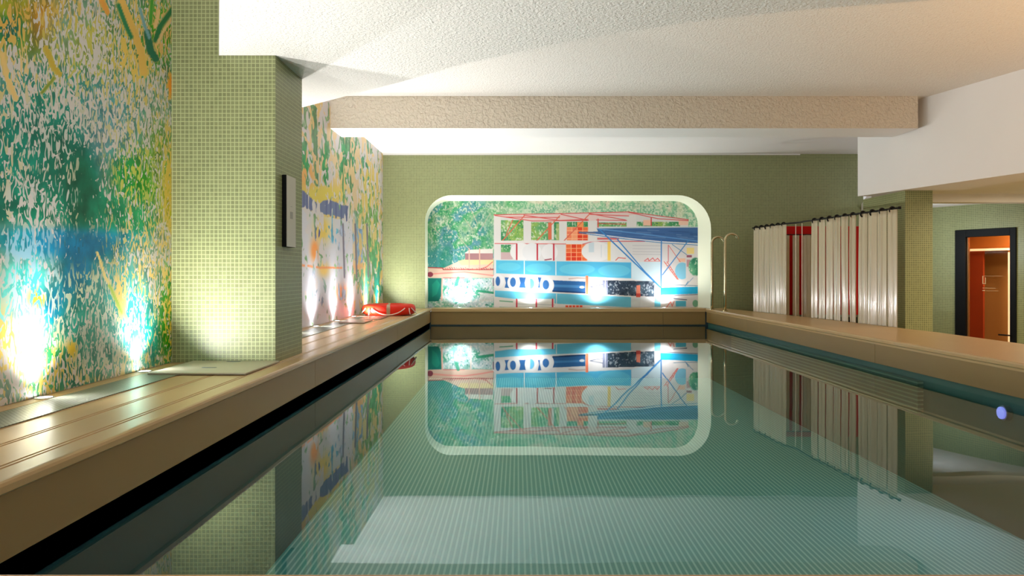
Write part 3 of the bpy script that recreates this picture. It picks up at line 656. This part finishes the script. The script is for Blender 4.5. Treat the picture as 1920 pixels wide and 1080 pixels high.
# tonal variety inside the strokes
nv = N.new('ShaderNodeTexNoise'); nv.inputs['Scale'].default_value = 9; nv.inputs['Detail'].default_value = 3; K.new(tc.outputs['Object'], nv.inputs['Vector'])
hs = N.new('ShaderNodeHueSaturation'); mrv = N.new('ShaderNodeMapRange'); mrv.inputs['From Min'].default_value = .3; mrv.inputs['From Max'].default_value = .7; mrv.inputs['To Min'].default_value = .6; mrv.inputs['To Max'].default_value = 1.35
K.new(nv.outputs['Fac'], mrv.inputs['Value']); K.new(mrv.outputs[0], hs.inputs['Value']); hs.inputs['Saturation'].default_value = 1.15; K.new(a1.outputs['Color'], hs.inputs['Color'])
c1 = mixc(m1, g1.outputs['Color'], hs.outputs[0])
c2 = mixc(m2_, c1, b1.outputs['Color'])
K.new(c2, bb.inputs['Base Color']); bb.inputs['Roughness'].default_value = .5; bb.inputs['Specular IOR Level'].default_value = .3
def wx(i, j): return np.stack([np.full(i.shape, XL), gy[i], gz[j]], 1)
o = grid_mesh('wall_mural', mm, wx, WW, HH, {'paint_a': A, 'paint_b': B, 'ground': G})
tag(o, 'leafy blue, green and yellow mural covering the whole left wall behind the deck', 'mural')

# ------------------------------------------------------------------ uplights
M_steel_dull = plain('dull_steel', (150, 150, 150), .5, metal=.6)
M_ring = plain('light_ring', (190, 190, 190), .3, metal=.9)
M_lens = emit('light_lens', (.9, .97, 1.0), 14)
def uplight(x, y, watts, label, group, tilt, first=[None], z=0, spot=152, narrow=.5, lean=(.8, 0, 1)):
    if first[0] is None:
        e = empty('recessed_uplight', (x, y, z+.0005))
        q = MB(); q.lathe([(.033, 0), (.044, 0), (.044, .003), (.035, .005), (.033, .002)]); q.build('bezel', M_ring, e, smooth=False)
        q = MB(); q.lathe([(.001, .0005), (.032, .0005), (.030, .003), (.001, .004)]); q.build('lens', M_lens, e)
        first[0] = e
    else:
        src = first[0]; e = src.copy(); COL.objects.link(e); e.location = (x, y, z+.0005)
        for ch in src.children:
            if ch.type == 'MESH': c = ch.copy(); COL.objects.link(c); c.parent = e
    tag(e, label, 'light', group)
    for nm, pw, sz, bl in (('uplight_beam', watts*narrow, 44, 1), ('uplight_spill', watts, spot, 1)):
        L = bpy.data.lights.new(nm, 'SPOT'); L.energy = pw; L.color = COOL if nm == 'uplight_beam' else SPILL; L.spot_size = math.radians(sz); L.spot_blend = bl; L.shadow_soft_size = .03
        lo = bpy.data.objects.new(nm, L); COL.objects.link(lo); lo.location = (x, y, z+.02)
        lo.rotation_euler = Vector(tilt if nm == 'uplight_beam' else lean).to_track_quat('-Z', 'Y').to_euler()
ords = ['in front of the leafy mural nearest the camera', 'in front of the leafy mural beside the grey hatch', None, None, 'first beyond the pillar', 'second beyond the pillar', 'third beyond the pillar', 'behind the life ring', 'closest to the far corner']
for i, y in enumerate((3.6, 4.57, 6.5, 7.5, 8.46, 9.45, 10.4, 11.48, 12.4)):
    lab = ('round uplight in the left deck ' + ords[i]) if ords[i] else 'round uplight in the left deck hidden behind the green pillar, ' + ('closer to its back face' if y < 7 else 'farther from its back face')
    uplight(-2.28, y, UP_W, lab, 'uplights along the leafy wall', (-.06, 0, 1))
uplight(-2.28, 2.6, UP_W, 'round uplight in the left deck just outside the view', 'uplights along the leafy wall', (-.06, 0, 1))
for i, (x, nm) in enumerate(((-1.02, 'leftmost of the four under the niche mural'), (.235, 'second from left under the niche mural'), (1.41, 'third from left under the niche mural'), (2.58, 'rightmost of the four under the niche mural'))):
    uplight(x, 13.12, NICHE_W, 'small round uplight, ' + nm, 'uplights in the niche ledge', (0, .10, 1), spot=160, narrow=.35, lean=(0, 0, 1))

# other light on the right: corridor, cabin and pillar lamps, plus two added fills
def area(name, loc, size, w_, col, rot=(0, 0, 0)):
    L = bpy.data.lights.new(name, 'AREA'); L.energy = w_; L.color = col; L.size = size[0]; L.shape = 'RECTANGLE'; L.size_y = size[1]
    o_ = bpy.data.objects.new(name, L); COL.objects.link(o_); o_.location = loc; o_.rotation_euler = rot
area('corridor_lamp', (7.0, 6.5, 1.66), (.4, 3), 30, WARM)
area('walkway_fill', (6.75, 8.9, 1.66), (.5, .5), 27, (1, .84, .60))  # unseen fill, added to brighten the pillar sides and back-light the curtain
L_ = bpy.data.lights.new('warm_ceiling_fill', 'SPOT'); L_.energy = 230; L_.color = (1, .62, .32); L_.spot_size = math.radians(150); L_.spot_blend = 1; L_.shadow_soft_size = .06  # unseen warm fill below, added to put an orange glow on the right ceiling
lo_ = bpy.data.objects.new('warm_ceiling_fill', L_); COL.objects.link(lo_); lo_.location = (5.4, 4.2, -.5); lo_.rotation_euler = (PI, 0, 0)
area('cabin_lamp', tuple(T @ Vector((1.0, .55, 1.6))), (.5, .5), 26, (1, .70, .42))
area('pillar_lamp', (5.9, 11.3, 1.0), (.1, .8), 6, COOL, (0, math.radians(-90), math.radians(20)))

# ------------------------------------------------------------------ deck furniture
# drain grate strip
mt, ttt, tb = new_mat('perforated_grate'); tb.inputs['Metallic'].default_value = .3; tb.inputs['Roughness'].default_value = .35
uv = ttt.nodes.new('ShaderNodeUVMap'); br = ttt.nodes.new('ShaderNodeTexBrick'); br.offset = .5; br.inputs['Scale'].default_value = 1
br.inputs['Brick Width'].default_value = .022; br.inputs['Row Height'].default_value = .011; br.inputs['Mortar Size'].default_value = .0026
br.inputs['Color1'].default_value = rgb(150,156,136); br.inputs['Color2'].default_value = rgb(166,170,150); br.inputs['Mortar'].default_value = rgb(96,98,82)
ttt.links.new(uv.outputs[0], br.inputs[0]); ttt.links.new(br.outputs[0], tb.inputs[0])
bpn = ttt.nodes.new('ShaderNodeBump'); bpn.invert = True; bpn.inputs['Distance'].default_value = .002; ttt.links.new(br.outputs['Fac'], bpn.inputs['Height']); ttt.links.new(bpn.outputs[0], tb.inputs['Normal'])
mb = MB(); mb.box(-2.225, -2.0, -.8, 5.02, .0005, .004); tag(mb.build('drain_grate', mt), 'long grey perforated drain strip in the deck in front of the pillar', 'grate')
mb = MB(); mb.box(-2.225, -2.0, 5.66, 12.7, .0005, .004); tag(mb.build('drain_grate', mt), 'long grey perforated drain strip in the deck beyond the pillar', 'grate')
def hatch(x0, x1, y0, y1, z, label, slots, mat):
    e = empty('access_hatch', ((x0+x1)/2, (y0+y1)/2, z)); tag(e, label, 'hatch'); hx, hy = (x1-x0)/2, (y1-y0)/2
    q = MB(); q.box(-hx, hx, -hy, hy, 0, .010); q.build('cover_plate', mat, e, bevel=.002)
    for sx, sy in slots:
        q = MB(); q.prism([(sx-.035+.012*math.cos(a), sy+.012*math.sin(a)) for a in np.linspace(PI/2, 3*PI/2, 8)]+[(sx+.035+.012*math.cos(a), sy+.012*math.sin(a)) for a in np.linspace(-PI/2, PI/2, 8)], .0101, .0112)
        q.build('finger_slot', M_dark, e)
hatch(-2.18, -1.60, 4.40, 5.025, .0045, 'thin grey square hatch cover on the deck before the left pillar', [(-.03, -.06), (.0, .26)], plain('hatch_grey', (170, 162, 140), .4, noise=.05, nscale=30))
hatch(-2.05, -1.78, 9.72, 10.3, .0045, 'thin brownish hatch cover on the deck under the life ring edge', [], plain('hatch_brown', (150, 110, 90), .35))
hatch(-2.14, -1.84, 8.95, 9.5, .0045, 'thin brownish hatch cover on the deck nearer than the life ring', [], plain('hatch_brown2', (140, 112, 92), .35))

# underwater lamp in the right pool wall
pl_ = empty('pool_light', (pr(5.2)+.0, 5.2, -.37)); tag(pl_, 'small violet-blue underwater lamp in the right pool wall', 'light')
def disc(x0, x1, r0, n=24):
    q = MB(); a = [q.bm.verts.new((x0, r0*math.cos(k*2*PI/n), r0*math.sin(k*2*PI/n))) for k in range(n)]; b_ = [q.bm.verts.new((x1, r0*math.cos(k*2*PI/n), r0*math.sin(k*2*PI/n))) for k in range(n)]
    q.bm.faces.new(a); q.bm.faces.new(b_[::-1])
    for k in range(n): q.bm.faces.new((a[k], a[(k+1) % n], b_[(k+1) % n], b_[k]))
    return q
disc(.01, .06, .052).build('bezel', M_steel_dull, pl_); disc(-.004, .0095, .042).build('lens', emit('violet_lens', (.25, .22, 1.0), .55), pl_)
L_ = bpy.data.lights.new('pool_lamp', 'AREA'); L_.shape = 'DISK'; L_.size = .08; L_.energy = 1.3; L_.color = (.6, .7, 1)
lo_ = bpy.data.objects.new('pool_lamp', L_); COL.objects.link(lo_); lo_.location = (pr(5.2)-.02, 5.2, -.37); lo_.rotation_euler = (0, math.radians(75), 0)

# life ring
lr = empty('life_ring', (-1.86, 10.82, .006), .3); tag(lr, 'orange-red life ring with white grab rope lying on the left deck', 'life ring')
M_or = plain('orange_vinyl', (218, 38, 8), .5, spec=.3); M_band = plain('grey_reflective_band', (170, 150, 120), .3); M_rope = plain('white_rope', (232, 214, 200), .7)
RR, ra, rz_ = .285, .098, .078
q = MB(); rings = []
for k in range(64):
    th = k*2*PI/64
    rings.append([q.bm.verts.new(((RR+ra*math.copysign(abs(math.cos(f))**.75, math.cos(f)))*math.cos(th), (RR+ra*math.copysign(abs(math.cos(f))**.75, math.cos(f)))*math.sin(th), rz_+rz_*math.copysign(abs(math.sin(f))**.75, math.sin(f)))) for f in np.linspace(0, 2*PI, 20, endpoint=False)])
for k in range(64):
    for j in range(20): q.bm.faces.new((rings[k][j], rings[k][(j+1) % 20], rings[(k+1) % 64][(j+1) % 20], rings[(k+1) % 64][j]))
q.build('ring_body', M_or, lr, smooth=True)
for b_ in range(4):
    t0 = -PI/2+b_*PI/2-.22; q = MB(); rs = []
    for k in range(6):
        th = t0+k*.13/5
        rs.append([q.bm.verts.new(((RR+(ra+.003)*math.copysign(abs(math.cos(f))**.75, math.cos(f)))*math.cos(th), (RR+(ra+.003)*math.copysign(abs(math.cos(f))**.75, math.cos(f)))*math.sin(th), rz_+(rz_+.0005 if math.sin(f) < 0 else rz_+.003)*math.copysign(abs(math.sin(f))**.75, math.sin(f)))) for f in np.linspace(0, 2*PI, 20, endpoint=False)])
    for A_, B_ in zip(rs, rs[1:]):
        for j in range(20): q.bm.faces.new((A_[j], A_[(j+1) % 20], B_[(j+1) % 20], B_[j]))
    q.build('reflective_band', M_band, lr, smooth=True)['label'] = 'grey reflective band'
for s_ in range(4):
    c = -PI/2+s_*PI/2-.15; pts = []
    for k in range(25):
        f = k/24; th = c-.62+1.24*f; sag = 4*f*(1-f)
        pts.append(((RR+ra+.008+.004*sag)*math.cos(th), (RR+ra+.008+.004*sag)*math.sin(th), .105-.088*sag))
    q = MB(); q.tube(pts, .007, 8); q.build('grab_rope', M_rope, lr, smooth=True)
    q = MB(); q.tube([((RR+ra+.006)*math.cos(c-.74+.0), (RR+ra+.006)*math.sin(c-.74), .105), ((RR+ra+.016)*math.cos(c-.75), (RR+ra+.016)*math.sin(c-.75), .06), ((RR+ra+.022)*math.cos(c-.73), (RR+ra+.022)*math.sin(c-.73), .012)], .006, 8)
    q.build('rope_end', M_rope, lr, smooth=True)

# control panel on the pillar
cp = empty('wall_panel', (-1.6295, 5.275, .786)); tag(cp, 'slim white wall panel with black sides mounted on the left pillar', 'panel')
q = MB(); q.box(0, .03, -.105, .105, 0, .5); q.build('housing', M_black, cp, bevel=.003)
q = MB(); q.box(.0302, .034, -.103, .103, .002, .498); q.build('faceplate', plain('panel_white', (196, 190, 178), .4), cp, bevel=.001)
q = MB(); q.box(.0342, .035, -.03, .03, .20, .25); q.build('label_patch', plain('panel_grey', (150, 144, 138), .4), cp)
q = MB(); q.box(.0342, .035, -.02, .02, .285, .288); q.build('print_line', plain('panel_grey2', (150, 144, 138), .4), cp)

# pool handrails
M_steel = plain('brushed_steel', (200, 186, 150), .22, metal=1)
for k, (x, y, zt, lab) in enumerate(((3.27, 12.55, 1.215, 'steel handrail hooked at the top, nearer the far wall'), (3.325, 11.95, 1.235, 'steel handrail hooked at the top, standing nearer the camera'))):
    e = empty('pool_handrail', (x, y, .0005)); tag(e, lab, 'handrail', 'steel handrails by the far right corner')
    r_ = .105; pts = [(0, 0, .0), (0, 0, .3), (0, 0, .7), (0, 0, zt-r_)]+[(r_-r_*math.cos(a), 0, zt-r_+r_*math.sin(a)) for a in np.linspace(.15, PI*.92, 16)]
    q = MB(); q.tube(pts, .0205, 16); q.build('rail', M_steel, e, smooth=True)
    q = MB(); q.lathe([(.02, 0), (.045, 0), (.045, .006), (.022, .014)], seg=24); q.build('base_flange', M_steel, e)

# strip curtains
mc, tcn, bc = new_mat('curtain_plastic'); bc.inputs['Base Color'].default_value = rgb(206, 190, 156); bc.inputs['Roughness'].default_value = .28
bc.inputs['Transmission Weight'].default_value = .18; bc.inputs['Coat Weight'].default_value = 1; bc.inputs['Coat Roughness'].default_value = .12
M_rod = plain('dark_rod', (30, 28, 24), .35, metal=.7); M_eye = plain('dark_eyelet', (24, 20, 16), .4, metal=.5)
ZR = 1.335
def strip_curtain(P0, P1, n, gaps, label, ZR=ZR, ring=True, amp=1):
    P0 = Vector(P0); P1 = Vector(P1); d = (P1-P0).normalized(); L = (P1-P0).length
    e = empty('strip_curtain', (P0.x, P0.y, -.58), math.atan2(d.y, d.x)); tag(e, label, 'curtain')
    pitch = L/n
    for i in range(n):
        w_ = pitch*(1-gaps[i % len(gaps)]); x0 = i*pitch; q = MB(); nu = 18
        cols = []
        for k in range(nu+1):
            f = k/nu; x = x0+w_*f; yy = amp*math.sin(PI*f)*(-.026-.011*math.sin(f*2*PI*2.0+i*1.7)-.006*math.sin(f*2*PI*5+i))
            cols.append((x, yy))
        zb = .0; zt = .58+ZR-.012
        rowz = [zb+(zt-zb)*f for f in (0, .25, .5, .75, .9, .96, 1)]
        grid = [[q.bm.verts.new((x, y*(1.0+.25*math.sin(z*2.1+i)), z+(0.004*math.sin(i*3) if zi == 0 else 0))) for (x, y) in cols] for zi, z in enumerate(rowz)]
        for A_, B_ in zip(grid, grid[1:]):
            for k in range(nu): q.bm.faces.new((A_[k], A_[k+1], B_[k+1], B_[k]))
        st_ = q.build('curtain_strip', mc, e, smooth=True)
        sol = st_.modifiers.new('s', 'SOLIDIFY'); sol.thickness = .002; sol.offset = 0
        if not ring: continue
        q = MB(); cx = x0+w_*.5
        q.tube([(cx, .034*math.cos(a), .58+ZR-.012+.034*math.sin(a)) for a in np.linspace(0, 2*PI, 18, endpoint=False)], .010, 8, closed=True)
        q.build('eyelet', M_eye, st_, smooth=True)['label'] = 'dark eyelet ring'
    return e
CL0, CL1 = (3.80, 12.0), (3.96, 10.97); CR0, CR1 = (4.07, 10.33), (4.27, 8.38)
strip_curtain(CL0, CL1, 6, [.04, .02, .05], 'short beige plastic strip curtain nearest the far wall')
strip_curtain(CR0, CR1, 10, [.14, .10, .08, .16, .22, .32, .06, .04, .06, .03], 'long beige plastic strip curtain in front of the right pillar')
cr = empty('curtain_rod', (3.80, 12.06, ZR)); tag(cr, 'dark curtain rod with a kinked middle above the strip curtains', 'rod')
q = MB(); q.tube([(0, 0, 0), (.17, -1.12, 0), (.25, -1.30, 0), (.25, -1.62, 0), (.265, -1.72, 0), (.475, -3.70, 0)], .012, 10); q.build('rod_tube', M_rod, cr, smooth=True)
q = MB(); q.lathe([(.016, 0), (.02, .01), (.016, .03)], c=(.475, -3.71, -.015), seg=12); q.build('end_cap', M_rod, cr)
M_cord = plain('white_cord', (230, 214, 196), .4)
for k, (x, y) in enumerate(((4.035, 10.82), (4.05, 10.62))):
    q = MB(); q.tube([(x, y, -.59), (x, y, .4), (x, y, ZR-.02)], .006, 8)
    tag(q.build('hanging_cord', M_cord, smooth=True), ('left' if k == 0 else 'right')+' one of two white upright cords in the gap between the curtains', 'cord')

e_ = strip_curtain((3.99, 11.25), (4.44, 11.2), 3, [.30, .35, .2], 'low narrow strip curtain in the gap in front of the red cabinet', ZR=1.19, ring=False, amp=.6)
q = MB(); q.tube([(-.02, 0, .58+1.185), (.47, 0, .58+1.185)], .007, 8); q.build('hanging_rail', M_rod, e_, smooth=True)
# red cabinet behind the curtains
rc = empty('red_cabinet', (4.72, 11.8, -.6)); tag(rc, 'tall bright red cabinet standing behind the strip curtains', 'cabinet')
M_red = plain('red_lacquer', (200, 8, 4), .5, spec=.2)
q = MB(); q.box(-.60, .56, -.3, .3, .565, 1.93); q.build('cabinet_body', M_red, rc, bevel=.008)
q = MB(); q.box(-.57, .53, -.28, .3, 0, .53); q.build('base', M_black, rc)
q = MB(); q.box(-.60, .56, -.31, .3, .531, .564); q.build('bottom_rail', plain('grey_rail', (120, 110, 90), .4), rc)
q = MB(); q.box(-.02, -.012, -.3035, -.3, .6, 1.9); q.build('door_gap', M_black, rc)
